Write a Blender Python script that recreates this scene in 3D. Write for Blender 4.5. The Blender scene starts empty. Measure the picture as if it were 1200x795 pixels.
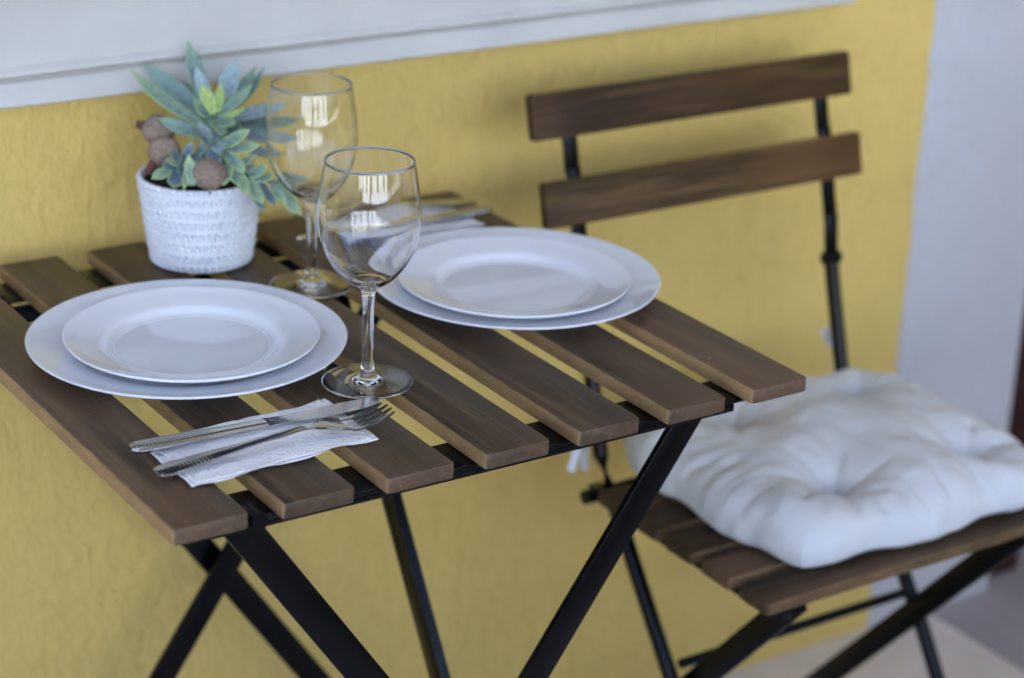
import bpy, bmesh, math, random
from mathutils import Vector, Matrix, noise
random.seed(7)
S = bpy.context.scene
COL = S.collection

# ---------------------------------------------------------------- camera
cam_d = bpy.data.cameras.new('camera'); cam = bpy.data.objects.new('camera', cam_d); COL.objects.link(cam)
CR, CU, CF = Vector((0.83683, -0.54632, 0.03549)), Vector((0.17553, 0.32915, 0.92782)), Vector((0.51857, 0.77019, -0.37134))
m = Matrix.Identity(4)
for i in range(3):
    m[i][0] = CR[i]; m[i][1] = CU[i]; m[i][2] = -CF[i]; m[i][3] = (-0.5248, -1.173, 1.3624)[i]
cam.matrix_world = m
cam_d.lens = 50.0; cam_d.sensor_fit = 'HORIZONTAL'; cam_d.sensor_width = 50.0 / 2.09046
cam_d.clip_start = 0.05; cam_d.clip_end = 500
cam_d.dof.use_dof = True; cam_d.dof.focus_distance = 1.60; cam_d.dof.aperture_fstop = 2.6
S.camera = cam

# ---------------------------------------------------------------- light
SUN_EL = 52
w = bpy.data.worlds.new('World'); S.world = w; w.use_nodes = True
nt = w.node_tree; bg = nt.nodes['Background']
sky = nt.nodes.new('ShaderNodeTexSky'); sky.sky_type = 'NISHITA'; sky.sun_disc = False
sky.sun_elevation = math.radians(SUN_EL); sky.sun_rotation = math.radians(0)
sky.air_density = 1.0; sky.dust_density = 5.0; sky.ozone_density = 1.0
tint = nt.nodes.new('ShaderNodeMix'); tint.data_type = 'RGBA'; tint.blend_type = 'MULTIPLY'; tint.inputs[0].default_value = 1; tint.inputs[7].default_value = (.94, 1.0, 1.13, 1)
nt.links.new(sky.outputs[0], tint.inputs[6]); nt.links.new(tint.outputs[2], bg.inputs[0]); bg.inputs[1].default_value = 0.15
sd = bpy.data.lights.new('sun', 'SUN'); so = bpy.data.objects.new('sun', sd); COL.objects.link(so)
sd.energy = 5.0; sd.angle = math.radians(0.5); sd.color = (1, .97, .92)
so.rotation_euler = (math.radians(-(90 - SUN_EL)), 0, 0); so.location = (0, 5, 8)
S.view_settings.view_transform = 'Standard'; S.view_settings.look = 'None'
S.view_settings.exposure = 2.22; S.view_settings.gamma = 1.0
S.render.engine = 'CYCLES'
S.cycles.max_bounces = 14; S.cycles.transmission_bounces = 12; S.cycles.transparent_max_bounces = 12
S.cycles.glossy_bounces = 6; S.cycles.diffuse_bounces = 5

# ---------------------------------------------------------------- helpers
def tag(o, label=None, cat=None, group=None, kind=None):
    if label: o['label'] = label
    if cat: o['category'] = cat
    if group: o['group'] = group
    if kind: o['kind'] = kind
    return o
def thing(name, label, cat, loc=(0, 0, 0), rz=0, group=None):
    o = bpy.data.objects.new(name, None); COL.objects.link(o); o.empty_display_size = .05
    o.location = loc; o.rotation_euler = (0, 0, rz)
    return tag(o, label, cat, group)
def put(name, me, parent=None, loc=(0, 0, 0), rot=(0, 0, 0)):
    o = bpy.data.objects.new(name, me); COL.objects.link(o)
    o.location = loc; o.rotation_euler = rot
    if parent: o.parent = parent
    return o
def finish(bm, mat, smooth=False, name='mesh', angle=None):
    bmesh.ops.recalc_face_normals(bm, faces=bm.faces[:])
    me = bpy.data.meshes.new(name); bm.to_mesh(me); bm.free()
    if mat: me.materials.append(mat)
    if smooth:
        me.polygons.foreach_set('use_smooth', [True] * len(me.polygons))
        if angle: me.set_sharp_from_angle(angle=math.radians(angle))
    return me
def boxbm(bm, a, b, bev=0, seg=2):
    x0, y0, z0 = a; x1, y1, z1 = b
    r = bmesh.ops.create_cube(bm, size=1)
    vs = r['verts']
    for v in vs:
        v.co = Vector(((x0 + x1) / 2 + v.co.x * (x1 - x0), (y0 + y1) / 2 + v.co.y * (y1 - y0), (z0 + z1) / 2 + v.co.z * (z1 - z0)))
    if bev:
        es = list({e for v in vs for e in v.link_edges})
        bmesh.ops.bevel(bm, geom=es, offset=bev, segments=seg, profile=.5, affect='EDGES')
def box(a, b, mat, bev=0, seg=2, smooth=None):
    bm = bmesh.new(); boxbm(bm, a, b, bev, seg)
    return finish(bm, mat, bool(bev) if smooth is None else smooth, angle=35)
def barbm(bm, p0, p1, side, wd, th, bev=.0012):
    """flat bar from p0 to p1; wd measured along side (made perpendicular), th along the third axis"""
    p0 = Vector(p0); p1 = Vector(p1); d = (p1 - p0); L = d.length; d.normalize()
    s = Vector(side); s = (s - d * s.dot(d)).normalized(); n = d.cross(s)
    b2 = bmesh.new(); boxbm(b2, (-wd / 2, -th / 2, 0), (wd / 2, th / 2, L), bev)
    M = Matrix((s, n, d)).transposed().to_4x4(); M.translation = p0
    b2.transform(M); t = bpy.data.meshes.new('t'); b2.to_mesh(t); b2.free(); bm.from_mesh(t); bpy.data.meshes.remove(t)
def bar(p0, p1, side, wd, th, mat, bev=.0012):
    bm = bmesh.new(); barbm(bm, p0, p1, side, wd, th, bev); return finish(bm, mat, True, angle=35)
def tubebm(bm, pts, r, n=12, cap=True, rs=None):
    pts = [Vector(p) for p in pts]; rings = []
    for i, p in enumerate(pts):
        d = (pts[min(i + 1, len(pts) - 1)] - pts[max(i - 1, 0)]).normalized()
        a = Vector((0, 0, 1)) if abs(d.z) < .9 else Vector((0, 1, 0))
        u = d.cross(a).normalized(); v = d.cross(u)
        rr = rs[i] if rs else r
        rings.append([bm.verts.new(p + (u * math.cos(t) + v * math.sin(t)) * rr) for t in [2 * math.pi * k / n for k in range(n)]])
    for a, b in zip(rings, rings[1:]):
        for k in range(n): bm.faces.new((a[k], a[(k + 1) % n], b[(k + 1) % n], b[k]))
    if cap: bm.faces.new(rings[0]); bm.faces.new(rings[-1][::-1])
def tube(pts, r, mat, n=12, rs=None):
    bm = bmesh.new(); tubebm(bm, pts, r, n, rs=rs); return finish(bm, mat, True, angle=50)
def spline(pts, sub=6):
    out = []
    P = [pts[0]] + list(pts) + [pts[-1]]
    for i in range(1, len(P) - 2):
        p0, p1, p2, p3 = [Vector(x) for x in P[i - 1:i + 3]]
        for k in range(sub):
            t = k / sub
            out.append(.5 * ((2 * p1) + (p2 - p0) * t + (2 * p0 - 5 * p1 + 4 * p2 - p3) * t * t + (3 * p1 - p0 - 3 * p2 + p3) * t ** 3))
    out.append(Vector(pts[-1])); return out
def lathe(prof, mat, n=96, fr=None, smooth=True):
    """closed or open profile of (r, z); points with r = 0 collapse"""
    bm = bmesh.new(); rows = []
    for j, (r, z) in enumerate(prof):
        if r < 1e-6: rows.append([bm.verts.new((0, 0, z))])
        else: rows.append([bm.verts.new(((r + (fr(j, 2 * math.pi * k / n, r, z) if fr else 0)) * math.cos(2 * math.pi * k / n), (r + (fr(j, 2 * math.pi * k / n, r, z) if fr else 0)) * math.sin(2 * math.pi * k / n), z)) for k in range(n)])
    for a, b in zip(rows, rows[1:]):
        for k in range(n):
            k2 = (k + 1) % n
            if len(a) == 1 and len(b) == 1: continue
            if len(a) == 1: bm.faces.new((a[0], b[k], b[k2]))
            elif len(b) == 1: bm.faces.new((a[k], b[0], a[k2]))
            else: bm.faces.new((a[k], b[k], b[k2], a[k2]))
    return finish(bm, mat, smooth)

# ---------------------------------------------------------------- materials
class N:
    def __init__(s, name):
        s.m = bpy.data.materials.new(name); s.m.use_nodes = True; s.t = s.m.node_tree; s.b = s.t.nodes['Principled BSDF']
    def n(s, typ, **kw):
        x = s.t.nodes.new(typ)
        for k, v in kw.items():
            if k.startswith('i_'):
                key = k[2:]; x.inputs[int(key) if key.isdigit() else key].default_value = v
            else: setattr(x, k, v)
        return x
    def l(s, a, b): s.t.links.new(a, b)
    def math(s, op, a, b=None, c=None, clamp=False):
        x = s.n('ShaderNodeMath', operation=op, use_clamp=clamp)
        for i, v in enumerate((a, b, c)):
            if v is None: continue
            if isinstance(v, (int, float)): x.inputs[i].default_value = v
            else: s.l(v, x.inputs[i])
        return x.outputs[0]
    def ramp(s, f, stops):
        x = s.n('ShaderNodeValToRGB'); e = x.color_ramp.elements
        while len(e) < len(stops): e.new(.5)
        for q, (p, c) in zip(e, stops): q.position = p; q.color = (*c, 1) if len(c) == 3 else c
        s.l(f, x.inputs[0]); return x.outputs[0]
    def mix(s, f, a, b, mode='MIX'):
        x = s.n('ShaderNodeMix', data_type='RGBA', blend_type=mode)
        for i, v in ((0, f), (6, a), (7, b)):
            if isinstance(v, (int, float)): x.inputs[i].default_value = v
            elif isinstance(v, tuple): x.inputs[i].default_value = (*v, 1)
            else: s.l(v, x.inputs[i])
        return x.outputs[2]
    def obj(s, scale=(1, 1, 1), rnd=False):
        tc = s.n('ShaderNodeTexCoord'); mp = s.n('ShaderNodeMapping'); mp.inputs['Scale'].default_value = scale
        s.l(tc.outputs['Object'], mp.inputs['Vector'])
        if rnd:
            oi = s.n('ShaderNodeObjectInfo'); cx = s.n('ShaderNodeCombineXYZ')
            s.l(s.math('MULTIPLY', oi.outputs['Random'], 37.0), cx.inputs[0]); s.l(s.math('MULTIPLY', oi.outputs['Random'], 91.0), cx.inputs[1]); s.l(s.math('MULTIPLY', oi.outputs['Random'], 13.0), cx.inputs[2])
            s.l(cx.outputs[0], mp.inputs['Location'])
        return mp.outputs[0]
    def noise(s, vec, scale, detail=4, rough=.55, dist=0):
        x = s.n('ShaderNodeTexNoise'); x.inputs['Scale'].default_value = scale; x.inputs['Detail'].default_value = detail
        x.inputs['Roughness'].default_value = rough; x.inputs['Distortion'].default_value = dist
        if vec is not None: s.l(vec, x.inputs['Vector'])
        return x.outputs[0]
    def bump(s, h, dist, strength=1, prev=None):
        x = s.n('ShaderNodeBump'); x.inputs['Distance'].default_value = dist; x.inputs['Strength'].default_value = strength
        s.l(h, x.inputs['Height'])
        if prev is not None: s.l(prev, x.inputs['Normal'])
        s.l(x.outputs[0], s.b.inputs['Normal']); return x.outputs[0]
    def set(s, **kw):
        for k, v in kw.items():
            i = s.b.inputs[k.replace('_', ' ')]
            if isinstance(v, tuple) and len(v) == 3: v = (*v, 1)
            i.default_value = v
        return s
    def col(s, c): s.l(c, s.b.inputs['Base Color'])

def m_wood(tone=1.0):
    a = N('stained_wood')
    v = a.obj((1, .06, 1), True)
    g = a.noise(v, 150, 6, .62, .35); g2 = a.noise(v, 420, 3, .6); g3 = a.noise(a.obj((1, .35, 1), True), 14, 3, .5)
    t = tuple
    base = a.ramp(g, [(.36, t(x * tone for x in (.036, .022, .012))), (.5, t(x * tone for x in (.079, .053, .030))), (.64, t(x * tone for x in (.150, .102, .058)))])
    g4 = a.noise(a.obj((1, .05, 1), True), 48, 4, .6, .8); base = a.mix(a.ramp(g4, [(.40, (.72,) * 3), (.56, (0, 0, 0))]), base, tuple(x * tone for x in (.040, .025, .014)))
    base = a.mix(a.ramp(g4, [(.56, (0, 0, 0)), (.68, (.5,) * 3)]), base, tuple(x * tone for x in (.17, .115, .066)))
    base = a.mix(a.math('MULTIPLY', g2, .35), base, (.03, .02, .014))
    base = a.mix(a.ramp(g3, [(.42, (0, 0, 0)), (.64, (.6, .6, .6))]), base, (.13, .075, .046))
    tc = a.n('ShaderNodeTexCoord'); sp = a.n('ShaderNodeSeparateXYZ'); a.l(tc.outputs['Generated'], sp.inputs[0])
    dx = a.math('ABSOLUTE', a.math('SUBTRACT', sp.outputs[0], .5)); dy = a.math('ABSOLUTE', a.math('SUBTRACT', sp.outputs[1], .5))
    wn = a.noise(a.obj((1, .5, 1), True), 60, 4, .6)
    e = a.math('ADD', dx, a.math('MULTIPLY', a.math('SUBTRACT', wn, .5), .05))
    ex = a.n('ShaderNodeMapRange', interpolation_type='SMOOTHSTEP', i_1=.468, i_2=.494); a.l(e, ex.inputs[0])
    e2 = a.math('ADD', dy, a.math('MULTIPLY', a.math('SUBTRACT', wn, .5), .006))
    ey = a.n('ShaderNodeMapRange', interpolation_type='SMOOTHSTEP', i_1=.4955, i_2=.4995, i_4=.12); a.l(e2, ey.inputs[0])
    base = a.mix(a.math('MULTIPLY', ex.outputs[0], a.math('ADD', wn, .15 if tone > .85 else -.15)), base, (.38 * tone, .245 * tone, .125 * tone))
    base = a.mix(ey.outputs[0], base, (.15, .095, .06))
    oi = a.n('ShaderNodeObjectInfo'); hs = a.n('ShaderNodeHueSaturation'); a.l(a.math('ADD', .80, a.math('MULTIPLY', oi.outputs['Random'], .42)), hs.inputs['Value']); hs.inputs['Saturation'].default_value = {.84: 1.22}.get(tone, 1.05); a.l(base, hs.inputs['Color']); base = hs.outputs[0]
    sp2 = a.noise(a.obj((1, 1, 1), True), 170, 2, .4)
    base = a.mix(a.ramp(sp2, [(.77, (0, 0, 0)), (.79, (.5, .5, .5))]), base, (.35, .30, .26))
    a.col(base)
    a.l(a.ramp(g, [(.3, (.40,) * 3), (.7, (.54,) * 3)]), a.b.inputs['Roughness'])
    a.set(Specular_IOR_Level=.4 if tone > .85 else .15)
    a.bump(a.math('ADD', g, a.math('MULTIPLY', g2, .4)), .0009, .7)
    return a.m
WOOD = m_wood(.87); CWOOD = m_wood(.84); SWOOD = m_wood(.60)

def m_stucco(name, col, d1, strength):
    a = N(name)
    big = a.noise(a.obj((1, 1, 1)), 3.0, 3, .5)
    v = a.obj((1, 1, .5)); st = a.noise(v, 90, 5, .6, .9); st2 = a.noise(a.obj((1, 1, .7)), 34, 4, .55, .9); fine = a.noise(a.obj(), 420, 3, .6)
    c = a.ramp(big, [(.3, tuple(x * .90 for x in col)), (.7, tuple(min(1, x * 1.06) for x in col))])
    c = a.mix(a.ramp(st, [(.32, (.30,) * 3), (.52, (0, 0, 0))]), c, tuple(x * y for x, y in zip(col, (.80, .76, .62))))
    a.col(c); a.set(Roughness=.82, Specular_IOR_Level=.25)
    a.bump(a.math('ADD', a.math('ADD', st, a.math('MULTIPLY', st2, 1.0)), a.math('MULTIPLY', fine, .3)), d1, strength)
    return a.m
YELLOW = m_stucco('yellow_stucco', (.74, .55, .175), .0055, .8)
WHITEW = m_stucco('white_stucco', (.53, .53, .555), .0015, .5)
def m_paint(name, col, rough=.5, bmp=.0004, sc=120, spec=.4):
    a = N(name); v = a.obj(); n1 = a.noise(v, 9, 4, .55); n2 = a.noise(v, sc, 4, .6)
    a.col(a.ramp(n1, [(.3, tuple(x * .9 for x in col)), (.7, tuple(min(1, x * 1.03) for x in col))]))
    a.set(Roughness=rough, Specular_IOR_Level=spec); a.bump(n2, bmp, .6); return a.m
TRIM = m_paint('white_trim_paint', (.57, .56, .53), .55, .0012, 90)
BLACK = m_paint('black_powder_coat', (.0025, .0025, .003), .20, .0002, 900, .22)
def m_por():
    a = N('white_tableware'); n1 = a.noise(a.obj(), 6, 3)
    a.col(a.ramp(n1, [(.3, (.75, .77, .82)), (.7, (.78, .80, .85))])); a.set(Roughness=.05, Specular_IOR_Level=.7)
    a.b.inputs['Subsurface Weight'].default_value = .06; a.b.inputs['Subsurface Radius'].default_value = (.004, .004, .005)
    a.bump(a.noise(a.obj(), 14, 2), .0006, .35); return a.m
PORC = m_por()
def m_pot():
    a = N('white_knit_ceramic'); n1 = a.noise(a.obj(), 60, 3)
    a.col(a.ramp(n1, [(.3, (.70, .72, .77)), (.7, (.78, .80, .84))])); a.set(Roughness=.6, Specular_IOR_Level=.3); a.bump(n1, .0004, .4); return a.m
POT = m_pot()
def m_glass():
    a = N('clear_glass'); a.set(Base_Color=(1, 1, 1), Roughness=0.0, IOR=1.5); a.b.inputs['Transmission Weight'].default_value = 1
    return a.m
GLASS = m_glass()
def m_rim():
    a = N('glass_lip'); a.set(Base_Color=(1, 1, 1), Roughness=.42, IOR=1.5, Specular_IOR_Level=.8); a.b.inputs['Transmission Weight'].default_value = .85
    return a.m
GRIM = m_rim()
def m_steel(pattern):
    a = N('stainless_steel' + ('_pattern' if pattern else '')); a.set(Base_Color=(.55, .54, .53), Metallic=1.0, Roughness=.12)
    n1 = a.noise(a.obj((1, 8, 1)), 60, 3); a.l(a.ramp(n1, [(.3, (.06,) * 3), (.7, (.16,) * 3)]), a.b.inputs['Roughness'])
    if pattern:
        v = a.n('ShaderNodeTexVoronoi', feature='F1'); v.inputs['Scale'].default_value = 340; v.inputs['Randomness'].default_value = 0; a.l(a.obj((1, 1, 1)), v.inputs['Vector'])
        tc = a.n('ShaderNodeTexCoord'); sp = a.n('ShaderNodeSeparateXYZ'); a.l(tc.outputs['Object'], sp.inputs[0])
        mr = a.n('ShaderNodeMapRange', i_1=.068, i_2=.052); a.l(sp.outputs[0], mr.inputs[0])
        h = a.math('MULTIPLY', a.math('SMOOTH_MIN', v.outputs['Distance'], .42, .1), mr.outputs[0]); a.bump(h, .0008, 1)
        a.col(a.mix(a.math('MULTIPLY', mr.outputs[0], a.ramp(v.outputs['Distance'], [(.25, (0, 0, 0)), (.6, (.7, .7, .7))])), (.62, .62, .63), (.25, .25, .24)))
    return a.m
STEEL = m_steel(False); STEELP = m_steel(True)
def m_napkin():
    a = N('paper_napkin'); v = a.n('ShaderNodeTexVoronoi', feature='F1'); v.inputs['Scale'].default_value = 330; a.l(a.obj(), v.inputs['Vector'])
    a.set(Base_Color=(.86, .86, .88), Roughness=.9, Specular_IOR_Level=.1)
    a.b.inputs['Subsurface Weight'].default_value = .1; a.b.inputs['Subsurface Radius'].default_value = (.002, .002, .002)
    a.bump(a.math('ADD', a.math('MULTIPLY', v.outputs[0], -1.0), a.math('MULTIPLY', a.noise(a.obj(), 60, 4), 2.2)), .0012, .8); return a.m
NAPKIN = m_napkin()
def m_leaf(name, c0, c1, c2):
    a = N(name); at = a.n('ShaderNodeAttribute', attribute_name='leaf'); sp = a.n('ShaderNodeSeparateXYZ'); a.l(at.outputs['Vector'], sp.inputs[0])
    n1 = a.noise(a.obj(), 70, 4, .6)
    f = a.math('ADD', sp.outputs[0], a.math('MULTIPLY', a.math('SUBTRACT', n1, .5), .5))
    c = a.ramp(f, [(.10, tuple(x * .78 for x in c0)), (.5, c1), (.92, c2)])
    c = a.mix(a.math('MULTIPLY', a.ramp(a.noise(a.obj(), 240, 3), [(.4, (0, 0, 0)), (.7, (.4,) * 3)]), 1.0), c, tuple(min(1, x * 1.9) for x in c0))
    a.col(c); a.set(Roughness=.48, Specular_IOR_Level=.4); a.b.inputs['Subsurface Weight'].default_value = .08
    a.b.inputs['Subsurface Radius'].default_value = (.003, .004, .002); a.bump(n1, .0008, .5); return a.m
LM = [m_leaf('leaf_teal', (.17, .26, .25), (.18, .28, .23), (.26, .37, .19)),
      m_leaf('leaf_green', (.20, .30, .24), (.23, .34, .21), (.38, .48, .19)),
      m_leaf('leaf_pale_blue', (.29, .37, .40), (.26, .35, .36), (.26, .36, .30)),
      m_leaf('leaf_lime', (.38, .50, .15), (.33, .46, .14), (.22, .35, .17)),
      m_leaf('leaf_small_green', (.24, .34, .27), (.36, .49, .24), (.52, .62, .27)),
      m_leaf('leaf_small_blue', (.12, .17, .23), (.19, .28, .24), (.40, .50, .21))]
def m_fuzzy(name, c0, c1, sc=300, d=.001):
    a = N(name); n1 = a.noise(a.obj(), sc, 5, .7); a.col(a.ramp(n1, [(.3, c0), (.7, c1)])); a.set(Roughness=.9, Specular_IOR_Level=.15); a.bump(n1, d, .8); return a.m
BALL = m_fuzzy('brown_pod', (.19, .14, .11), (.38, .29, .22)); NUBM = m_fuzzy('pod_stalk', (.10, .05, .035), (.17, .09, .06)); SOIL = m_fuzzy('dark_moss', (.01, .012, .01), (.04, .04, .03))
def m_cloth():
    a = N('white_cotton'); v = a.obj()
    wv = a.n('ShaderNodeTexWave'); wv.inputs['Scale'].default_value = 500; a.l(v, wv.inputs[0])
    n1 = a.noise(v, 22, 4, .6, .6); n2 = a.noise(v, 5, 3)
    a.col(a.ramp(n2, [(.3, (.62, .64, .67)), (.7, (.68, .70, .72))])); a.set(Roughness=.85, Specular_IOR_Level=.2)
    a.b.inputs['Sheen Weight'].default_value = .15
    a.bump(a.math('ADD', n1, a.math('MULTIPLY', wv.outputs[1], .02)), .006, .55); return a.m
CLOTH = m_cloth()
FLOORM = m_fuzzy('beige_stone', (.64, .57, .53), (.76, .70, .66), 12, .0005)
GREYM = m_fuzzy('grey_floor', (.32, .29, .31), (.42, .39, .41), 10, .0005)
BROWN = m_fuzzy('brown_door_paint', (.035, .012, .010), (.055, .020, .016), 40, .0003)
CEIL = m_paint('ceiling_white', (.72, .72, .72), .7)
DARKW = m_paint('dark_post_wood', (.06, .04, .03), .6)
GRASS = m_fuzzy('lawn', (.03, .05, .015), (.07, .10, .03), 3, .01)
PAVE = m_fuzzy('patio_paving', (.36, .36, .37), (.46, .46, .47), 2, .002)

# ---------------------------------------------------------------- setting
tag(put('ground', box((-60, -80, -.40), (60, 60, -.155), GRASS)), kind='structure')
tag(put('patio', box((-40, -45, -.30), (40, -2.205, -.15), PAVE)), kind='structure')
WALLY = .590
tag(put('floor', box((-3, -2.2, -.20), (1.335, .62, 0), FLOORM)), kind='structure')
tag(put('floor.001', box((1.340, -2.2, -.20), (4.0, 1.0, .0), GREYM)), kind='structure')  # floor is greyer to the right of the joint
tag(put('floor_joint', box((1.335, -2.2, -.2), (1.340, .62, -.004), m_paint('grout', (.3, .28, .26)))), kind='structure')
# yellow wall, real thickness
wob = lambda z: .004 * noise.noise(Vector((z * 9, 3, 0))) + .0025 * noise.noise(Vector((z * 31, 7, 0)))
tag(put('yellow_wall', box((-4.0, WALLY, .001), (1.240, .72, 2.722), YELLOW)),
    'yellow rough plaster house wall behind the table and the chair', 'wall')
bm = bmesh.new(); rows = []
for i in range(161):
    z = .001 + i * 2.599 / 160; xl = 1.234 + wob(z)
    rows.append([bm.verts.new(p) for p in ((xl + .001, WALLY + .1, z), (xl, WALLY - .001, z), (xl + .003, WALLY - .0035, z), (1.445, WALLY - .0035, z), (1.445, WALLY + .1, z))])
for a, b in zip(rows, rows[1:]):
    for k in range(5): bm.faces.new((a[k], a[(k + 1) % 5], b[(k + 1) % 5], b[k]))
bm.faces.new(rows[0]); bm.faces.new(rows[-1][::-1])
tag(put('white_wall', finish(bm, WHITEW, True, angle=40)), 'white plastered strip of wall right of the yellow wall, beside the brown door', 'wall')
# door
dr = thing('door', 'dark brown door with its frame at the right edge of the view', 'door', (1.447, .66, .001))
put('door_frame', box((0, -.05, 0), (.08, .12, 2.15), BROWN, .003), dr)
put('door_frame', box((.88, -.05, 0), (.96, .12, 2.15), BROWN, .003), dr)
put('door_frame', box((.0805, -.05, 2.07), (.8795, .12, 2.15), BROWN, .003), dr)
put('door_panel', box((.083, 0, .01), (.877, .045, 2.065), BROWN, .003), dr)
put('bottom_rail', box((.16, -.012, .12), (.80, -.0005, .95), BROWN, .004), dr)
put('door_handle', tube([(.78, -.002, 1.02), (.78, -.05, 1.02), (.68, -.055, 1.02)], .008, STEEL), dr)
tag(put('yellow_wall', box((2.41, WALLY, .001), (4.0, .72, 2.60), YELLOW)), 'yellow house wall beyond the brown door', 'wall')
tag(put('white_wall', box((1.446, WALLY + .001, 2.155), (2.409, .72, 2.60), WHITEW)), 'white plastered wall above the brown door', 'wall')
# window moulding with fascia, bead and cove; the window stands above it
prof = [(.5895, .8425), (.5580, .8440), (.5562, .8455), (.5610, .8650), (.5650, .8668), (.5650, .8682), (.5585, .8695), (.5545, .8725), (.5550, .8755), (.5590, .8785), (.5610, .8800)]
for k in range(1, 11):
    t = k / 10
    prof.append((.561 - .030 * (1 - math.cos(t * math.pi / 2)), .880 + .085 * math.sin(t * math.pi / 2) ** 1.1))
prof += [(.5300, .990), (.5895, .992)]
bm = bmesh.new(); cols = []
for i in range(61):
    x = -1.2 + i * 2.28 / 60; cols.append([bm.verts.new((x, y + .0009 * noise.noise(Vector((x * 8, y * 90, z * 20))), z + .0011 * noise.noise(Vector((x * 6, z * 30, 1))))) for y, z in prof])
for a, b in zip(cols, cols[1:]):
    for k in range(len(prof)): k2 = (k + 1) % len(prof); bm.faces.new((a[k], a[k2], b[k2], b[k]))
bm.faces.new(cols[0]); bm.faces.new(cols[-1][::-1])
win = thing('window', 'white moulded window surround running along the top of the yellow wall', 'window')
put('moulding', finish(bm, TRIM, True, angle=40), win)
for x0, x1 in ((-1.2, -1.12), (-.10, -.02), (1.0, 1.08)): put('frame_post', box((x0, .565, .9925), (x1, .5885, 2.05), TRIM, .003), win)
put('head_frame', box((-1.2, .565, 2.0505), (1.08, .5885, 2.13), TRIM, .003), win)
GL = N('window_glass').set(Base_Color=(.02, .025, .03), Roughness=.03).m
put('pane', box((-1.1195, .580, .9925), (-.1005, .5885, 2.0495), GL), win)
put('pane', box((-.0195, .580, .9925), (.9995, .5885, 2.0495), GL), win)
# veranda: roof and posts behind the photographer (seen in the glasses), then added light blockers and reflector
rf = thing('veranda_roof', 'white boarded veranda roof over the table', 'roof', (0, 0, 2.602))
put('ceiling_board', box((-1.0, -2.0, 0), (4.2, .585, .12), CEIL), rf)
for i in range(5):
    x = -1.0 + i * 1.2; put('beam', box((x, -1.95, -.14), (x + .09, .56, -.001), CEIL, .004), rf)
put('front_beam', box((-1.0, -2.12, -.18), (4.2, -2.005, .10), CEIL, .004), rf)
for i, x in enumerate((-1.0, 1.0, 2.9)):
    tag(put('veranda_post', box((x, -2.12, .001), (x + .10, -2.02, 2.415), DARKW, .005)), ('dark wooden veranda post under the left end of the roof beam', 'dark wooden veranda post under the middle of the roof beam', 'dark wooden veranda post beside the added side wall')[i], 'post', 'posts along the open side of the veranda')
tag(put('sun_blocking_storey', box((-4.0, .592, 2.7255), (4.0, 5.0, 4.6), YELLOW)), kind='structure')  # unseen storey added to keep direct sun off the veranda
tag(put('side_light_blocker', box((3.01, -2.0, .001), (4.0, .588, 2.60), YELLOW)), 'added yellow wall out of view, shading the veranda from the right', 'wall')  # unseen wall added to dim the right side
pp = thing('low_light_blocker', 'unseen low white wall added along the open side of the veranda to cut low light', 'wall', (0, -2.30, 0))  # unseen low wall added to shade the floor and lower house wall
put('wall_panel', box((-2.2, -.06, -.149), (4.2, .08, .70), WHITEW, .004), pp)
put('coping', box((-2.25, -.10, .7005), (4.2, .12, .75), WHITEW, .006), pp)
pp = thing('low_light_blocker', 'unseen low white wall added at the left end of the veranda to cut low light', 'wall', (-2.16, 0, 0))  # same added low shading wall, left side
put('wall_panel', box((-.10, -2.215, .001), (0, .588, .90), WHITEW, .004), pp)
nb = thing('reflector_house', 'added white house out of view, reflecting sunlight to the veranda and the glasses', 'house', (-2.0, -13.0, -.149))  # unseen house added as a bright reflector for light and glass highlights
put('wall', box((-17, -4, 0), (5.0, 0, 6.6), m_paint('bluish_reflector_paint', (.62, .71, .82), .8)), nb)  # wall tinted bluish to cool the light it bounces
put('roof', box((-17.4, -4.3, 6.602), (5.4, .5, 6.9), DARKW, .02), nb)
for x in (-15.2, -11.6, -8.0, -4.4, -.8, 2.8):
    for z in (1.0, 4.2):
        o = put('window', box((x, .001, z), (x + .9, .05, z + 1.3), DARKW, .01), nb)

# ---------------------------------------------------------------- table
TZ = .71; TL = .5407; SW = .0563; SP = (.55 - SW) / 6; ST = .0125
def slat_mesh(wd, L, th, mat=None):
    bm = bmesh.new(); boxbm(bm, (-wd / 2, -L / 2, -th), (wd / 2, L / 2, 0))
    vert = [e for e in bm.edges if abs(e.verts[0].co.z - e.verts[1].co.z) > th * .9]
    bmesh.ops.bevel(bm, geom=vert, offset=.0035, segments=3, profile=.5, affect='EDGES')
    top = [e for e in bm.edges if abs(e.verts[0].co.z - e.verts[1].co.z) < 1e-6 and len(e.link_faces) == 2 and any(abs(f.normal.z) > .9 for f in e.link_faces) and any(abs(f.normal.z) < .1 for f in e.link_faces)]
    bmesh.ops.bevel(bm, geom=top, offset=.0016, segments=2, profile=.5, affect='EDGES')
    return finish(bm, mat or WOOD, True, 'slat', angle=38)
table = thing('folding_table', 'small folding table of brown wooden slats on crossed black steel legs, set for two', 'table', (.275, .27, 0))
def P(x, y, z): return (x - .275, y - .27, z)
sm = slat_mesh(SW, TL, ST)
for i in range(7):
    put('slat', sm, table, P(i * SP + SW / 2, TL / 2, TZ + random.uniform(-.0003, .0003)), (0, random.uniform(-.002, .002), random.uniform(-.0015, .0015)))
RZ = TZ - ST - .0006
for y0, y1 in ((.015, .057), (.483, .528)):
    bm = bmesh.new(); boxbm(bm, P(.018, y0, RZ - .003), P(.503, y1, RZ), .001)
    fy = y0 if y0 < .2 else y1 - .003
    boxbm(bm, P(.018, fy, RZ - .0095), P(.489, fy + .003, RZ - .0032), .0008)
    put('rail', finish(bm, BLACK, True, angle=35), table)
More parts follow.
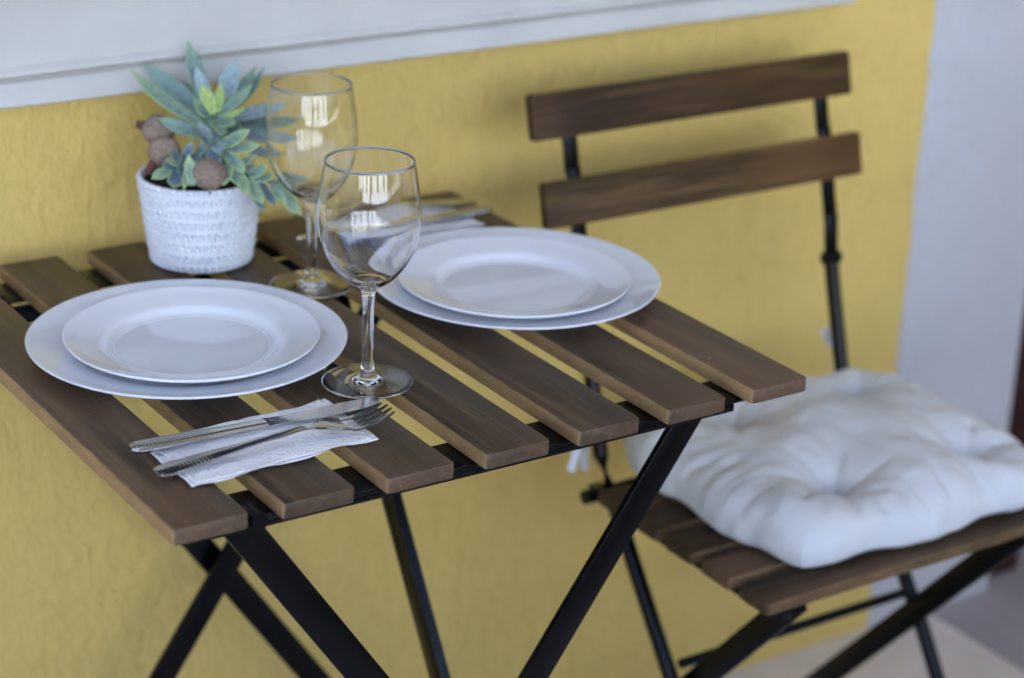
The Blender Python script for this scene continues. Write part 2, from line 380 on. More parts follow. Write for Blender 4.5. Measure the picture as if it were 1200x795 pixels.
for y in (.060, .478):   # inner cross bars carried by the legs
    put('cross_bar', bar(P(.05, y, RZ - .012), P(.49, y, RZ - .012), (0, 1, 0), .006, .016, BLACK), table)
LW, LT = .0255, .006
for y in (.030, .494):
    put('leg', bar(P(.058, y, RZ - .004), P(.527, y, .004), (1, 0, 0), LW, LT, BLACK), table)
for y in (.046, .478):
    put('leg', bar(P(.480 if y < .2 else .470, y, RZ - .004), P(-.002 if y < .2 else .006, y, .004), (1, 0, 0), LW, LT, BLACK), table)
put('prop_bar', bar(P(.345, .410, RZ - .002), P(.368, .02, .004), (0, 1, 0), .024, .010, BLACK), table)
put('foot_bar', tube([P(.51, .034, .03), P(.51, .49, .03)], .007, BLACK), table)
put('foot_bar', tube([P(.018, .05, .03), P(.018, .474, .03)], .007, BLACK), table)
for x, y in ((.068, .50), (.462, .488)):
    put('bolt', tube([P(x, y - .004, RZ - .022), P(x, y + .006, RZ - .022)], .007, BLACK, 14), table)
for y in (.038, .486):
    put('pivot', tube([P(.262, y - .012, .385), P(.262, y + .012, .385)], .008, BLACK, 16), table)
put('hinge_pin', tube([P(.0695, .010, RZ - .002), P(.0695, .030, RZ - .002)], .0065, BLACK, 16), table)

# ---------------------------------------------------------------- plates
def plate_mesh(R, h, well):
    top = [(0, .0042), (well * .85, .0042), (well * .97, .0045), (well * 1.045, .0060), (well * 1.13, h * .60), (well * 1.24, h * .72), (R * .90, h * .86), (R * .985, h), (R, h - .0002)]
    bot = [(R - .0005, h - .0018), (R * .92, h * .86 - .0034), (well * 1.24, h * .72 - .0042), (well * 1.12, .0026), (well * 1.02, 0), (well * .94, 0), (well * .90, .0012), (0, .0012)]
    pr = [(max(0, v.x), v.z) for v in spline([(r, 0, z) for r, z in top], 5)] + [(max(0, v.x), v.z) for v in spline([(r, 0, z) for r, z in bot], 4)]
    pr[0] = (0, pr[0][1]); pr[-1] = (0, pr[-1][1])
    return lathe(pr, PORC, 160)
big = plate_mesh(.1262, .0165, .080); small = plate_mesh(.1005, .0165, .0635)
tag(put('dinner_plate', big, None, (.1405, .2750, TZ + .0004)), 'large white dinner plate under the smaller plate, beside the flower pot on the left', 'plate', 'large white dinner plates')
tag(put('side_plate', small, None, (.1400, .2655, TZ + .0069)), 'smaller white plate stacked on the left dinner plate, near the knife and fork', 'plate', 'smaller white plates')
tag(put('dinner_plate', big, None, (.4470, .2700, TZ + .0004)), 'large white dinner plate under the smaller plate, on the chair side of the table', 'plate', 'large white dinner plates')
tag(put('side_plate', small, None, (.4375, .2570, TZ + .0069)), 'smaller white plate stacked on the right dinner plate, near the chair', 'plate', 'smaller white plates')

# ---------------------------------------------------------------- wine glasses
def glass_mesh():
    out = [(.0352, .0012), (.0350, .0018), (.030, .0022), (.020, .0030), (.012, .0042), (.0072, .0070), (.0052, .0125), (.0045, .030), (.0044, .050), (.0047, .068), (.0060, .0765),
           (.0105, .0805), (.0190, .0865), (.0285, .0975), (.0355, .1120), (.0388, .1270), (.0393, .1360), (.0384, .1500), (.0362, .1660), (.0337, .1797)]
    inn = [(.0331, .1798), (.0355, .1660), (.0377, .1500), (.0386, .1360), (.0380, .1270), (.0347, .1122), (.0277, .0984), (.0183, .0880), (.0095, .0832), (0, .0818)]
    o = spline([(r, 0, z) for r, z in out], 5); i = spline([(r, 0, z) for r, z in inn], 5)
    pr = [(0, .0006), (.012, .0006), (.030, .0004), (.0345, .0004)] + [(v.x, v.z) for v in o] + [(.0334, .1801)] + [(max(0, v.x), v.z) for v in i]
    pr[-1] = (0, pr[-1][1]); return lathe(pr, GLASS, 128)
gm = glass_mesh()
lip = lathe([(.03345 + .00065 * math.cos(t), .18005 + .00065 * math.sin(t)) for t in [2 * math.pi * k / 10 for k in range(11)]], GRIM, 128)
G1 = put('wine_glass', gm, None, (.2365, .1560, TZ + .0006)); G2 = put('wine_glass', gm, None, (.2995, .3650, TZ + .0006))
for g in (G1, G2): put('rim', lip, g)
tag(G1, 'clear empty wine glass nearest the knife and fork, in front of the other glass', 'wine glass', 'clear wine glasses')
tag(G2, 'clear empty wine glass beside the potted plant, behind the front glass', 'wine glass', 'clear wine glasses')

# ---------------------------------------------------------------- napkins and cutlery
def napkin_mesh(cs, seed):
    """two crumpled layers of paper; cs = four corners (x, y)"""
    rnd = Vector((seed, seed * 2.3, 0)); bm = bmesh.new(); A, B, C, D = [Vector((x, y, 0)) for x, y in cs]; nu, nv = 72, 36
    def pt(u, v, lay):
        p = (A * (1 - u) + B * u) * (1 - v) + (D * (1 - u) + C * u) * v
        q = Vector((u * 6, v * 3, lay * 4.0)) + rnd
        ed = min(u, 1 - u, v, 1 - v)
        p.x += .0022 * noise.noise(q * 1.3) * (1 if ed < .02 else .3); p.y += .0030 * noise.noise(q * .9 + Vector((5, 0, 0))) * (1 if ed < .02 else .4)
        lift = .0014 + .0012 * abs(noise.noise(q * 1.1)) + .0035 * max(0, 1 - ed / .07) * max(0, noise.noise(q * .8 + Vector((0, 9, 0)))) 
        p.z = lift + (.0013 if lay else 0); return p
    for lay in (0, 1):
        sh = .94 if lay else 1
        g = [[bm.verts.new(pt(i / nu * sh + (.03 if lay else 0), j / nv * (.97 if lay else 1) + (.01 if lay else 0), lay)) for j in range(nv + 1)] for i in range(nu + 1)]
        for i in range(nu):
            for j in range(nv): bm.faces.new((g[i][j], g[i + 1][j], g[i + 1][j + 1], g[i][j + 1]))
    me = finish(bm, NAPKIN, True); return me
def solid(o, t):
    md = o.modifiers.new('thickness', 'SOLIDIFY'); md.thickness = t; md.offset = 1
def strip(fn, n, m, mat, closed_ends=True):
    """fn(s, t) -> (x, y, z) top, bottom; s along, t across"""
    bm = bmesh.new(); T = []; Bt = []
    for i in range(n + 1):
        T.append([]); Bt.append([])
        for j in range(m + 1):
            a, b = fn(i / n, j / m * 2 - 1); T[-1].append(bm.verts.new(a)); Bt[-1].append(bm.verts.new(b))
    for i in range(n):
        for j in range(m):
            bm.faces.new((T[i][j], T[i + 1][j], T[i + 1][j + 1], T[i][j + 1])); bm.faces.new((Bt[i][j], Bt[i][j + 1], Bt[i + 1][j + 1], Bt[i + 1][j]))
        bm.faces.new((T[i][0], Bt[i][0], Bt[i + 1][0], T[i + 1][0])); bm.faces.new((T[i][m], T[i + 1][m], Bt[i + 1][m], Bt[i][m]))
    for j in range(m):
        bm.faces.new((T[0][j], T[0][j + 1], Bt[0][j + 1], Bt[0][j])); bm.faces.new((T[n][j], Bt[n][j], Bt[n][j + 1], T[n][j + 1]))
    return finish(bm, mat, True, angle=45)
def lerp(tab, x):
    for (a, b), (c, d) in zip(tab, tab[1:]):
        if x <= c: 
            t = (x - a) / (c - a) if c > a else 0; t = max(0, min(1, t)); return b + (d - b) * t
    return tab[-1][1]
def smoothtab(tab, k=8):
    s = spline([(a, 0, b) for a, b in tab], k); return [(v.x, v.z) for v in s]
# fork: x along, z up; table at z = 0
FZ = smoothtab([(0, .0022), (.02, .0035), (.06, .0068), (.10, .0098), (.115, .0108), (.130, .0092), (.145, .0050), (.156, .0036), (.168, .0050), (.180, .0085), (.190, .0125)])
FWD = smoothtab([(0, .0040), (.004, .0072), (.012, .0085), (.03, .0078), (.06, .0056), (.09, .0036), (.112, .0029), (.123, .0036), (.133, .0078), (.143, .0112), (.151, .0120)])
def make_fork():
    t = thing('fork', '', 'fork')
    def hf(s, u):
        x = s * .118; h = lerp(FWD, x); z = lerp(FZ, x); th = .0015 + .0006 * (1 - s)
        c = (1 - u * u) * .0007; return (x, u * h, z + c + th / 2), (x, u * h, z - th / 2)
    put('handle', strip(hf, 44, 8, STEELP), t)
    def cf(s, u):
        x = .1179 + s * .034; h = lerp(FWD, x); z = lerp(FZ, x); cup = .0026 * min(1, max(0, (s - .25) * 2)) * u * u
        return (x, u * h, z + cup + .0009), (x, u * h, z + cup - .0007)
    put('fork_head', strip(cf, 22, 10, STEEL), t)
    for k in range(4):
        yc = (k - 1.5) * .0066
        def tf(s, u, yc=yc, k=k):
            x = .1514 + s * (.0375 if k in (1, 2) else .0362); hw = (.0021 - .0009 * s) * (1 if s < .97 else .6); z = lerp(FZ, x)
            y = yc * (1 - .06 * s) + u * hw; q = yc / .0122; cup = .0026 * q * q * (1 - s)
            return (x, y, z + cup + .0009 - .0004 * s), (x, y, z + cup - .0007 + .0003 * s)
        put('tine', strip(tf, 16, 2, STEEL), t)
    return t
KW = smoothtab([(0, .0035), (.003, .0068), (.010, .0084), (.04, .0080), (.08, .0066), (.105, .0060)])
def make_knife():
    t = thing('table_knife', '', 'knife')
    def hf(s, u):
        x = s * .106; h = lerp(KW, x); th = .0062 - .0030 * s; r = (1 - abs(u) ** 4) ** .5 if abs(u) < 1 else 0
        e = min(1, x / .004); return (x, u * h, .0005 + th * (.5 + .5 * r * (.6 + .4 * e))), (x, u * h, .0005 + th * .5 * (1 - r * (.6 + .4 * e)))
    put('handle', strip(hf, 40, 10, STEELP), t)
    B0 = smoothtab([(.1059, -.0058), (.118, -.0060), (.135, -.0094), (.165, -.0102), (.188, -.0085), (.199, -.0040), (.202, .0018)])
    B1 = smoothtab([(.1059, .0058), (.118, .0052), (.16, .0060), (.19, .0052), (.199, .0036), (.202, .0022)])
    def bf(s, u):
        x = .1059 + s * .0961; a = lerp(B0, x); b = lerp(B1, x); y = a + (b - a) * (u + 1) / 2
        th = (.0030 - .0014 * min(1, s * 5)) * (.18 + .82 * (u + 1) / 2); zz = .0018 + .0002
        return (x, y, zz + th / 2), (x, y, zz - th / 2)
    put('blade', strip(bf, 44, 8, STEEL), t)
    return t
def dup(root):
    r = root.copy(); COL.objects.link(r)
    for ch in root.children:
        c = ch.copy(); COL.objects.link(c); c.parent = r
        for g in ch.children: d = g.copy(); COL.objects.link(d); d.parent = c
    return r
n1 = put('paper_napkin', napkin_mesh([(.036, .132), (.190, .139), (.190, .058), (.037, .049)], 1.7), None, (0, 0, TZ)); solid(n1, .0003)
tag(n1, 'white embossed paper napkin under the front knife and fork', 'napkin', 'white paper napkins')
n2 = put('paper_napkin', napkin_mesh([(.036, .132), (.186, .134), (.186, .058), (.037, .049)], 5.1), None, (.556, .563, TZ), (0, 0, math.pi)); solid(n2, .0003)
tag(n2, 'white paper napkin at the far edge of the table, half hidden behind the right plates', 'napkin', 'white paper napkins')
kn = make_knife(); kn.location = (.020, .1130, TZ + .0058); kn.rotation_euler = (0, math.radians(.3), math.radians(-.6))
tag(kn, 'steel table knife on the front napkin, its handle toward the left table edge', 'knife', 'steel table knives')
fk = make_fork(); fk.location = (.0215, .0745, TZ + .0040); fk.rotation_euler = (0, 0, math.radians(.9))
tag(fk, 'steel fork on the front napkin, its tines below the front wine glass', 'fork', 'steel forks')
kn2 = dup(kn); kn2.location = (.538, .450, TZ + .0058); kn2.rotation_euler = (0, math.radians(.3), math.pi - math.radians(4))
tag(kn2, 'steel table knife on the far napkin behind the right plates', 'knife', 'steel table knives')
fk2 = dup(fk); fk2.location = (.541, .482, TZ + .0040); fk2.rotation_euler = (0, 0, math.pi - math.radians(9))
tag(fk2, 'steel fork at the far edge of the table behind the right plates', 'fork', 'steel forks')

# ---------------------------------------------------------------- potted succulent
PX, PY = .2455, .471
plant = thing('potted_plant', 'artificial succulent with blue green leaves and brown pods in a white knitted texture pot', 'potted plant', (PX, PY, TZ + .0005))
H = .0798; NR = 7.5
def potr(z): return .0432 + .0108 * min(1, (z / H)) ** .85
prof = [(0, .0006), (.039, .0006), (.0415, .0012)]
NZ = 120
for i in range(NZ + 1): z = .0025 + (H - .0035) * i / NZ; prof.append((potr(z), z))
prof += [(potr(H) - .0008, H), (potr(H) - .0028, H + .0003), (potr(H) - .0040, H - .0012), (potr(H) - .0046, H - .006), (.0455, .050), (0, .050)]
def fr(j, a, r, z):
    if j < 3 or j > NZ + 3: return 0
    row = z / H * NR; k = math.floor(row); ph = row - k
    n = 44; c = a * n / (2 * math.pi) + (k % 2) * .5
    ridge = .0014 * math.sin(math.pi * ph) ** .7
    u = (c % 1) - .5; v = ph - .42
    dim = math.exp(-((u * 1.0 + v * .55) ** 2 / .035 + v * v / .035))
    return ridge - .0044 * dim + .0004 * math.cos(2 * math.pi * c) * math.sin(math.pi * ph)
put('pot', lathe(prof, POT, 352, fr), plant)
def disc(): 
    bm = bmesh.new(); rows = []
    for i in range(13):
        r = .0485 * i / 12; rows.append([bm.verts.new((r * math.cos(t), r * math.sin(t), H - .0065 + .003 * noise.noise(Vector((r * 90, t * 2, 0))))) for t in [2 * math.pi * k / 48 for k in range(48)]] if i else [bm.verts.new((0, 0, H - .0065))])
    for a, b in zip(rows, rows[1:]):
        for k in range(48):
            k2 = (k + 1) % 48
            bm.faces.new((a[0], b[k], b[k2]) if len(a) == 1 else (a[k], b[k], b[k2], a[k2]))
    return finish(bm, SOIL, True)
put('soil', disc(), plant)
VW = Vector((-.52, -.77, .37))   # direction the arrangement faces: the open side of the veranda
def leaf_mesh(b, t, wd, mat, seed):
    b = Vector(b); t = Vector(t); d = t - b; L = d.length; d.normalize()
    up = Vector((0, 0, 1)); fc = (VW * .75 + up * .65).normalized()
    nrm = (fc - d * fc.dot(d)); 
    if nrm.length < .2: nrm = up - d * up.dot(d)
    nrm.normalize(); rr = random.Random(seed); tw = rr.uniform(-.35, .35)
    sd = d.cross(nrm); nrm, sd = nrm * math.cos(tw) + sd * math.sin(tw), sd * math.cos(tw) - nrm * math.sin(tw)
    bow = rr.uniform(.02, .07) * L; n, mm = 16, 10; bm = bmesh.new(); vals = []; rings = []
    for i in range(n + 1):
        s = i / n; c = b + d * (L * s) - nrm * (bow * (4 * s * (1 - s)) * 1.0) 
        wv = wd * .5 * (math.sin(math.pi * min(1, s * .72 + .20) ** 1.20) ** .8) * (1 if s < .72 else max(.0, math.cos((s - .72) / .28 * math.pi / 2)) ** .85)
        wv = max(wv, .0004); th = wv * .24 + .0005
        ring = []
        for k in range(mm * 2):
            a = 2 * math.pi * k / (mm * 2); x = math.cos(a); z = math.sin(a)
            crease = -.28 * wv * (1 - abs(x)) * (1 if z > 0 else 1)
            ring.append(bm.verts.new(c + sd * (x * wv) + nrm * (z * th * (1 if z < 0 else .5) + crease)))
            vals.append((max(abs(x) ** 3 * .9, s ** 3 * .95), s, 0))
        rings.append(ring)
    for r0, r1 in zip(rings, rings[1:]):
        for k in range(mm * 2): bm.faces.new((r0[k], r0[(k + 1) % (2 * mm)], r1[(k + 1) % (2 * mm)], r1[k]))
    bm.faces.new(rings[0]); bm.faces.new(rings[-1][::-1])
    me = finish(bm, mat, True); at = me.attributes.new('leaf', 'FLOAT_VECTOR', 'POINT')
    at.data.foreach_set('vector', [c for v in vals for c in v]); return me
LEAVES = [
 ((0.0205, 0.019, 0.1279), (0.0272, 0.0773, 0.1777), 0.0155, 0),
 ((0.019, 0.0179, 0.1237), (-0.014, 0.0838, 0.1604), 0.0155, 0),
 ((0.0088, 0.0104, 0.1208), (-0.0401, 0.0521, 0.1658), 0.014, 1),
 ((0.0193, 0.0133, 0.128), (0.0163, 0.0397, 0.1651), 0.012, 2),
 ((0.0183, 0.0059, 0.13), (0.0094, 0.0136, 0.1553), 0.0115, 3),
 ((0.0205, 0.0071, 0.1302), (0.0264, 0.009, 0.1559), 0.008, 3),
 ((0.0276, 0.015, 0.1296), (0.0518, 0.0308, 0.1694), 0.0165, 2),
 ((0.0298, 0.0126, 0.1276), (0.074, 0.0366, 0.1586), 0.011, 0),
 ((0.0309, 0.0115, 0.127), (0.0826, 0.0368, 0.1575), 0.011, 0),
 ((0.0201, 0.0063, 0.1281), (0.0489, -0.0064, 0.1555), 0.011, 1),
 ((0.0218, 0.01, 0.1246), (0.0823, -0.0065, 0.1345), 0.013, 2),
 ((0.0199, 0.0025, 0.1253), (0.0382, -0.0141, 0.138), 0.007, 3),
 ((0.0248, 0.0128, 0.1212), (0.1003, -0.0012, 0.1168), 0.015, 0),
 ((0.0219, 0.0069, 0.1184), (0.0915, -0.0147, 0.1033), 0.016, 2),
 ((0.008, 0.0005, 0.1126), (-0.0274, 0.0248, 0.127), 0.012, 0),
 ((0.0079, -0.0065, 0.1114), (-0.012, -0.027, 0.1354), 0.013, 2),
 ((0.0232, 0.0267, 0.1209), (0.0177, 0.0865, 0.1428), 0.012, 0),
 ((0.0159, 0.0115, 0.1195), (-0.0102, 0.0355, 0.1329), 0.012, 1),
 ((0.0262, 0.0059, 0.1088), (0.0701, -0.0197, 0.0902), 0.012, 2),
 ((0.0058, -0.0192, 0.1089), (0.0274, -0.0444, 0.1274), 0.0125, 4),
 ((0.0117, -0.0238, 0.1078), (0.0344, -0.0491, 0.1139), 0.011, 4),
 ((0.0159, -0.0381, 0.0973), (0.0282, -0.0547, 0.1071), 0.011, 4),
 ((0.0027, -0.0223, 0.1117), (-0.0135, -0.0543, 0.09), 0.015, 5),
 ((0.0091, -0.0291, 0.1066), (0.0156, -0.0584, 0.0954), 0.0115, 4),
 ((0.0194, -0.0507, 0.0896), (0.0322, -0.0669, 0.1008), 0.0115, 4),
 ((0.0217, -0.0558, 0.0876), (0.0359, -0.0729, 0.0935), 0.01, 4),
 ((0.0122, -0.0457, 0.0954), (0.0097, -0.0747, 0.0802), 0.01, 4),
 ((0.0195, -0.0537, 0.0889), (0.0193, -0.0845, 0.0733), 0.01, 4),
 ((0.0285, -0.0616, 0.0852), (0.0296, -0.0865, 0.07), 0.008, 5),
 ((0.0437, -0.0673, 0.0893), (0.0745, -0.0672, 0.0786), 0.011, 4),
 ((0.0394, -0.0677, 0.0823), (0.0584, -0.0802, 0.056), 0.012, 4),
 ((0.0419, -0.0677, 0.0858), (0.0644, -0.0658, 0.0673), 0.009, 4),
 ((0.0212, -0.0568, 0.0849), (0.0209, -0.0827, 0.0656), 0.009, 5),
 ((0.0357, -0.0669, 0.0842), (0.0445, -0.0782, 0.0676), 0.009, 4),
 ((-0.0288, -0.0096, 0.0941), (-0.0547, -0.0208, 0.0886), 0.0115, 4),
 ((-0.0139, -0.0123, 0.0959), (-0.0402, -0.0174, 0.1024), 0.011, 4),
 ((-0.0233, -0.0119, 0.097), (-0.0449, -0.0422, 0.0849), 0.0145, 5),
 ((-0.0169, -0.0154, 0.0987), (-0.0363, -0.045, 0.083), 0.008, 4),
 ((-0.0291, -0.0458, 0.086), (-0.0249, -0.0312, 0.1087), 0.009, 4),
 ((-0.0132, -0.0141, 0.0932), (-0.0009, -0.0129, 0.1127), 0.009, 5),
 ((-0.0216, -0.0079, 0.0942), (-0.0116, -0.0117, 0.1138), 0.009, 5),
 ((-0.0127, -0.0164, 0.0891), (-0.0114, -0.0279, 0.1075), 0.009, 5),
 ((-0.0181, -0.0109, 0.093), (-0.0342, -0.0117, 0.1092), 0.01, 5),
 ((0.0192, 0.0114, 0.1238), (0.0117, -0.0339, 0.1137), 0.015, 2),
 ((0.017, 0.0121, 0.1224), (-0.0112, -0.0042, 0.1164), 0.013, 0),
 ((0.0183, 0.0113, 0.1224), (-0.0054, -0.0292, 0.1131), 0.015, 0),
 ((0.0213, 0.009, 0.1218), (0.0339, -0.0222, 0.1152), 0.015, 0),
 ((0.0116, -0.0043, 0.1211), (-0.0002, -0.0416, 0.1082), 0.013, 2),
 ((0.0183, 0.0061, 0.1253), (0.0219, -0.027, 0.1288), 0.012, 1),
 ((0.0186, 0.0066, 0.1267), (0.0074, -0.033, 0.1231), 0.012, 1),
 ((0.0188, 0.0123, 0.1252), (0.0062, 0.0214, 0.1399), 0.012, 1),
 ((0.0222, 0.0107, 0.1267), (0.0342, 0.0109, 0.1438), 0.012, 0),
 ((0.0015, -0.0178, 0.106), (-0.0138, -0.0258, 0.095), 0.012, 5),
 ((0.0087, -0.0231, 0.105), (0.0064, -0.0473, 0.092), 0.012, 5),
 ((0.0089, -0.0393, 0.0986), (-0.0066, -0.0605, 0.0869), 0.011, 4),
 ((0.0111, -0.0414, 0.0974), (0.0056, -0.0685, 0.0874), 0.011, 4),
 ((-0.0147, -0.0175, 0.0974), (-0.0188, -0.0429, 0.0928), 0.01, 4),
 ((-0.0181, -0.0076, 0.0998), (-0.0442, -0.0187, 0.0942), 0.011, 5),
]
for i, (b, t, wd, k) in enumerate(LEAVES):
    put('leaf', leaf_mesh(b, t, wd * (1.08 if k < 4 else 1.06), LM[k], i), plant)
hub = (.022, .008, .128)
def stalk(pts, r): put('stem', tube(spline(pts, 6), r, LM[0], 10), plant)
stalk([(.010, .0, .068), (.016, .006, .100), (.022, .012, .126)], .0030)
stalk([(.008, -.012, .070), (.006, -.024, .105), (.012, -.034, .103), (.020, -.050, .092), (.030, -.062, .087), (.045, -.068, .083), (.056, -.070, .078)], .0017)
stalk([(-.010, -.004, .070), (-.018, -.010, .096), (-.028, -.020, .097), (-.034, -.030, .094)], .0017)
def ball(c, r):
    bm = bmesh.new(); bmesh.ops.create_icosphere(bm, subdivisions=4, radius=r)
    for v in bm.verts: v.co *= (1 + .16 * noise.noise(v.co * 70 + Vector(c) * 50) + .05 * noise.noise(v.co * 300)) * (1 - .10 * max(0, v.co.z / r))
    bmesh.ops.translate(bm, verts=bm.verts[:], vec=c); return finish(bm, BALL, True)
BALLS = [((-0.0207, 0.0388, 0.1116), 0.0143), ((-0.0282, 0.0124, 0.1003), 0.0143), ((-0.0104, -0.0421, 0.0929), 0.0143), ((-0.0072, 0.0042, 0.0857), 0.0128)]
NUBS = [(-0.0344, 0.0498, 0.1152), (-0.0455, 0.0051, 0.0877), (-0.0132, -0.0474, 0.078)]
for i, (c, r) in enumerate(BALLS):
    o = put('pod', ball(Vector(c), r), plant)
    if i < 3:
        e = Vector(NUBS[i]); c = Vector(c); put('stalk', tube([c + (e - c) * .7, c + (e - c) * .95, e, e + (e - c) * .12], .003, NUBM, 10, rs=[.005, .0038, .0032, .0038]), o)

# ---------------------------------------------------------------- chair
chair = thing('folding_chair', 'wooden slat folding chair with black steel frame standing beside the table', 'chair', (.80, .27, 0))
def Q(x, y, z): return (x - .80, y - .27, z)
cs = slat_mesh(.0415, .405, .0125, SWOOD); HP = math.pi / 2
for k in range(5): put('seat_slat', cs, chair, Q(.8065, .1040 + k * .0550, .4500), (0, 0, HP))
bs = slat_mesh(.0455, .405, .0125, CWOOD)
tilt = math.radians(13)
def upr(z):  # y of the upright's front face line
    return lerp([(0, .070), (.25, .235), (.46, .386), (.54, .412), (.62, .432), (.72, .452), (.82, .478)], z)
for z, x in ((.7945, .8010), (.7130, .8020)):
    y = upr(z) - .006
    put('back_slat', bs, chair, Q(x, y - .0062, z), (HP - tilt, 0, HP) if False else (0, HP, HP) if False else (0, 0, 0))
    o = COL.objects[-1] if False else chair.children[-1]
def orient(o, X, Y, Z, loc):
    M = Matrix((Vector(X), Vector(Y), Vector(Z))).transposed().to_4x4(); M.translation = loc; o.matrix_basis = M
bks = [c for c in chair.children if c.name.startswith('back_slat')]
st, ct = math.sin(tilt), math.cos(tilt)
for o, (z, x) in zip(bks, ((.7945, .8010), (.7130, .8020))):
    # local Y along world x, local X along the tilted up direction, local Z out of the front face
    y = lerp([(.713, .4455), (.7945, .4730)], z)
    orient(o, (0, st, ct), (1, 0, 0), (0, -ct, st), Q(x, y, z))
for sx in (.640, .962):
    bm = bmesh.new()
    pts = [(.481, .806), (.462, .740), (.438, .650), (.430, .600)]
    for (y0, z0), (y1, z1) in zip(pts, pts[1:]):
        barbm(bm, Q(sx, y0, z0 + .003), Q(sx, y1, z1 - .003), (1, 0, 0), .016, .005, .001)
    tubebm(bm, [Q(sx, .430, .602), Q(sx, .426, .585), Q(sx, .410, .53), Q(sx, .390, .462), Q(sx, .372, .432), Q(sx, .235, .250), Q(sx, .078, .006)], .0080, 12)
    put('upright', finish(bm, BLACK, True, angle=40), chair)
for sx in (.655, .946):
    put('leg', bar(Q(sx, .098, .436), Q(sx, .468, .004), (0, 1, 0), .026, .006, BLACK), chair)
for sx in (.630, .972):
    put('seat_rail', box(Q(sx - .008, .088, .4245), Q(sx + .008, .385, .4367), BLACK, .0012), chair)
put('rear_rail', tube([Q(.609, .372, .4300), Q(1.000, .372, .4300)], .0075, BLACK), chair)
put('cross_rod', tube([Q(.657, .262, .283), Q(.960, .262, .283)], .0052, BLACK), chair)
put('cross_rod', tube([Q(.642, .44, .03), Q(.960, .44, .03)], .0052, BLACK), chair)
put('seat_hook', bar(Q(.672, .105, .4365), Q(.672, .118, .418), (1, 0, 0), .016, .012, BLACK), chair)
put('seat_hook', bar(Q(.93, .105, .4365), Q(.93, .118, .418), (1, 0, 0), .016, .012, BLACK), chair)
for sx in (.640, .962): put('bolt', tube([Q(sx - .0095, .431, .606), Q(sx + .0095, .431, .606)], .0075, BLACK, 14), chair)

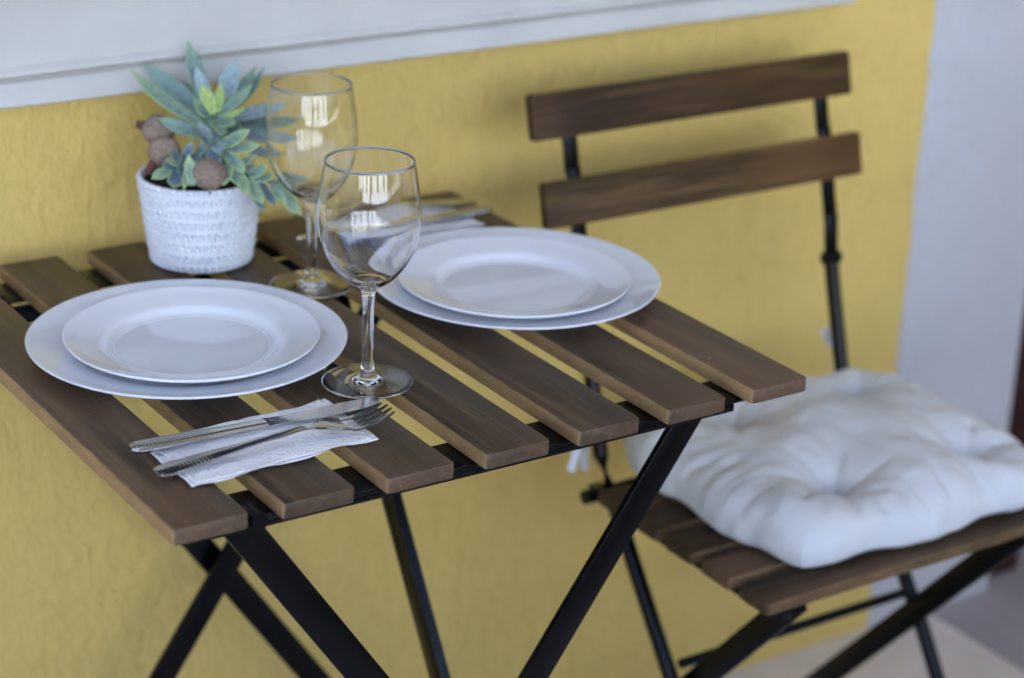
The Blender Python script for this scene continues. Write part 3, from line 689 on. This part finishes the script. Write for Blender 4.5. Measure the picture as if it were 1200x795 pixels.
# ---------------------------------------------------------------- cushion
cu = thing('seat_cushion', 'puffy white tufted cotton seat cushion lying on the wooden chair seat', 'cushion', (.827, .254, .4505))
TU = [(-.070, -.078), (.105, -.078), (-.062, .090), (.105, .090)]
HX, HY = .188, .164
def cush(s, t, top):
    s0, t0 = s, t
    # square cushion with pinched seams and fuller corners
    ps = 1 - .045 * (1 - abs(t) ** 3) * abs(s) ** 6 * 1.0; pt_ = 1 - .055 * (1 - abs(s) ** 3) * abs(t) ** 6
    # round the corners: squircle mapping
    x = s * HX * ps * (1 - .30 * t * t * t * t) ** .5; y = t * HY * pt_ * (1 - .30 * s * s * s * s) ** .5
    lob = math.cos(2 * math.pi * (s + 1) / .92 + .5 * math.sin(t * 3)) * abs(t) ** 7; lob2 = math.cos(2 * math.pi * (t + 1) / .80 + .6) * abs(s) ** 7
    y *= 1 + .026 * lob; x *= 1 + .018 * lob2
    e = max(abs(s), abs(t)); 
    ed = (1 - min(1, abs(s)) ** 4) ** .5 * (1 - min(1, abs(t)) ** 4) ** .5
    h = .048 * ed ** .78
    for (a, b) in TU:
        d = math.hypot(x - a, y - b); an = math.atan2(y - b, x - a)
        h -= (.030 * math.exp(-(d / .017) ** 1.4) + .014 * math.exp(-(d / .048) ** 2)) * min(1, ed * 1.5)
        wv = 1 - abs(math.sin(an * 3.5 + a * 40 + 1.6 * noise.noise(Vector((a * 30, b * 30, d * 18)))))
        h -= .0060 * wv ** 2.5 * math.exp(-((d - .034) / .030) ** 2) * ed * (.6 + .8 * abs(noise.noise(Vector((an * 1.3, a * 20, b * 20)))))
    # folds running in from the edges
    ang = math.atan2(t, s); em = max(0, (e - .55) / .45)
    h += .005 * (lob + lob2) * ed
    h -= .006 * em * ed * (1 - abs(math.sin(ang * 11 + 2.5 * noise.noise(Vector((s * 3, t * 3, 1)))))) ** 4
    h += .010 * em * ed * noise.noise(Vector((math.cos(ang) * 8, math.sin(ang) * 8, e * 1.2)))
    h += .006 * noise.noise(Vector((x * 14, y * 14, 3))) * ed + .0025 * noise.noise(Vector((x * 45, y * 40, 8))) * ed
    # corner fullness
    h += .010 * (abs(s * t) ** 2) * (1 - e ** 8)
    seam = .0120 + .004 * noise.noise(Vector((s * 2.2, t * 2.2, 5))) + .007 * (abs(s * t) ** 3)
    # edges scalloped by the seam
    x += .0022 * noise.noise(Vector((t * 7, s * 2, 1))) * e ** 6; y += .0022 * noise.noise(Vector((s * 7, t * 2, 2))) * e ** 6
    if top: z = seam + max(h, .003 * ed)
    else:
        fl = .0008 + .006 * max(0, -lob) + .004 * max(0, -lob2); z = seam - (seam - fl) * (1 - (1 - min(1, (1 - e) / .10)) ** 2) ** .5
    return (x, y, z)
bm = bmesh.new(); NC = 150; G = {}
for i in range(NC + 1):
    for j in range(NC + 1):
        s = math.sin((i / NC * 2 - 1) * math.pi / 2); t = math.sin((j / NC * 2 - 1) * math.pi / 2)
        bd = i in (0, NC) or j in (0, NC); v = bm.verts.new(cush(s, t, True)); G[i, j, 1] = v
        G[i, j, 0] = v if bd else bm.verts.new(cush(s, t, False))
for i in range(NC):
    for j in range(NC):
        bm.faces.new((G[i, j, 1], G[i + 1, j, 1], G[i + 1, j + 1, 1], G[i, j + 1, 1])); bm.faces.new((G[i, j, 0], G[i, j + 1, 0], G[i + 1, j + 1, 0], G[i + 1, j, 0]))
put('cover', finish(bm, CLOTH, True), cu)
def ribbon(pts, wd):
    P_ = spline(pts, 6); bm = bmesh.new(); pr = None
    for i, p in enumerate(P_):
        d = (P_[min(i + 1, len(P_) - 1)] - P_[max(i - 1, 0)]).normalized(); s = d.cross(Vector((.5, .77, -.3)) if i % 40 < 40 else Vector((0, 1, 0))).normalized(); n = d.cross(s)
        q = [bm.verts.new(p + s * a * wd / 2 + n * b * .0006) for a, b in ((-1, -1), (1, -1), (1, 1), (-1, 1))]
        if pr:
            for k in range(4): bm.faces.new((pr[k], pr[(k + 1) % 4], q[(k + 1) % 4], q[k]))
        else: bm.faces.new(q)
        pr = q
    bm.faces.new(pr[::-1]); return finish(bm, CLOTH, True, angle=60)
TIES = [[(-.180, .155, .018), (-.186, .160, .030), (-.196, .158, .026), (-.209, .150, .008), (-.216, .146, -.004)], [(-.180, .155, .018), (-.170, .170, .030), (-.176, .178, .006), (-.182, .170, -.02)],
        [(.150, .150, .030), (.146, .168, .052), (.138, .172, .062), (.128, .170, .078)], [(.150, .150, .030), (.150, .172, .056), (.156, .176, .040), (.160, .176, .010)]]
for p in TIES: put('tie', ribbon(p, .008), cu)
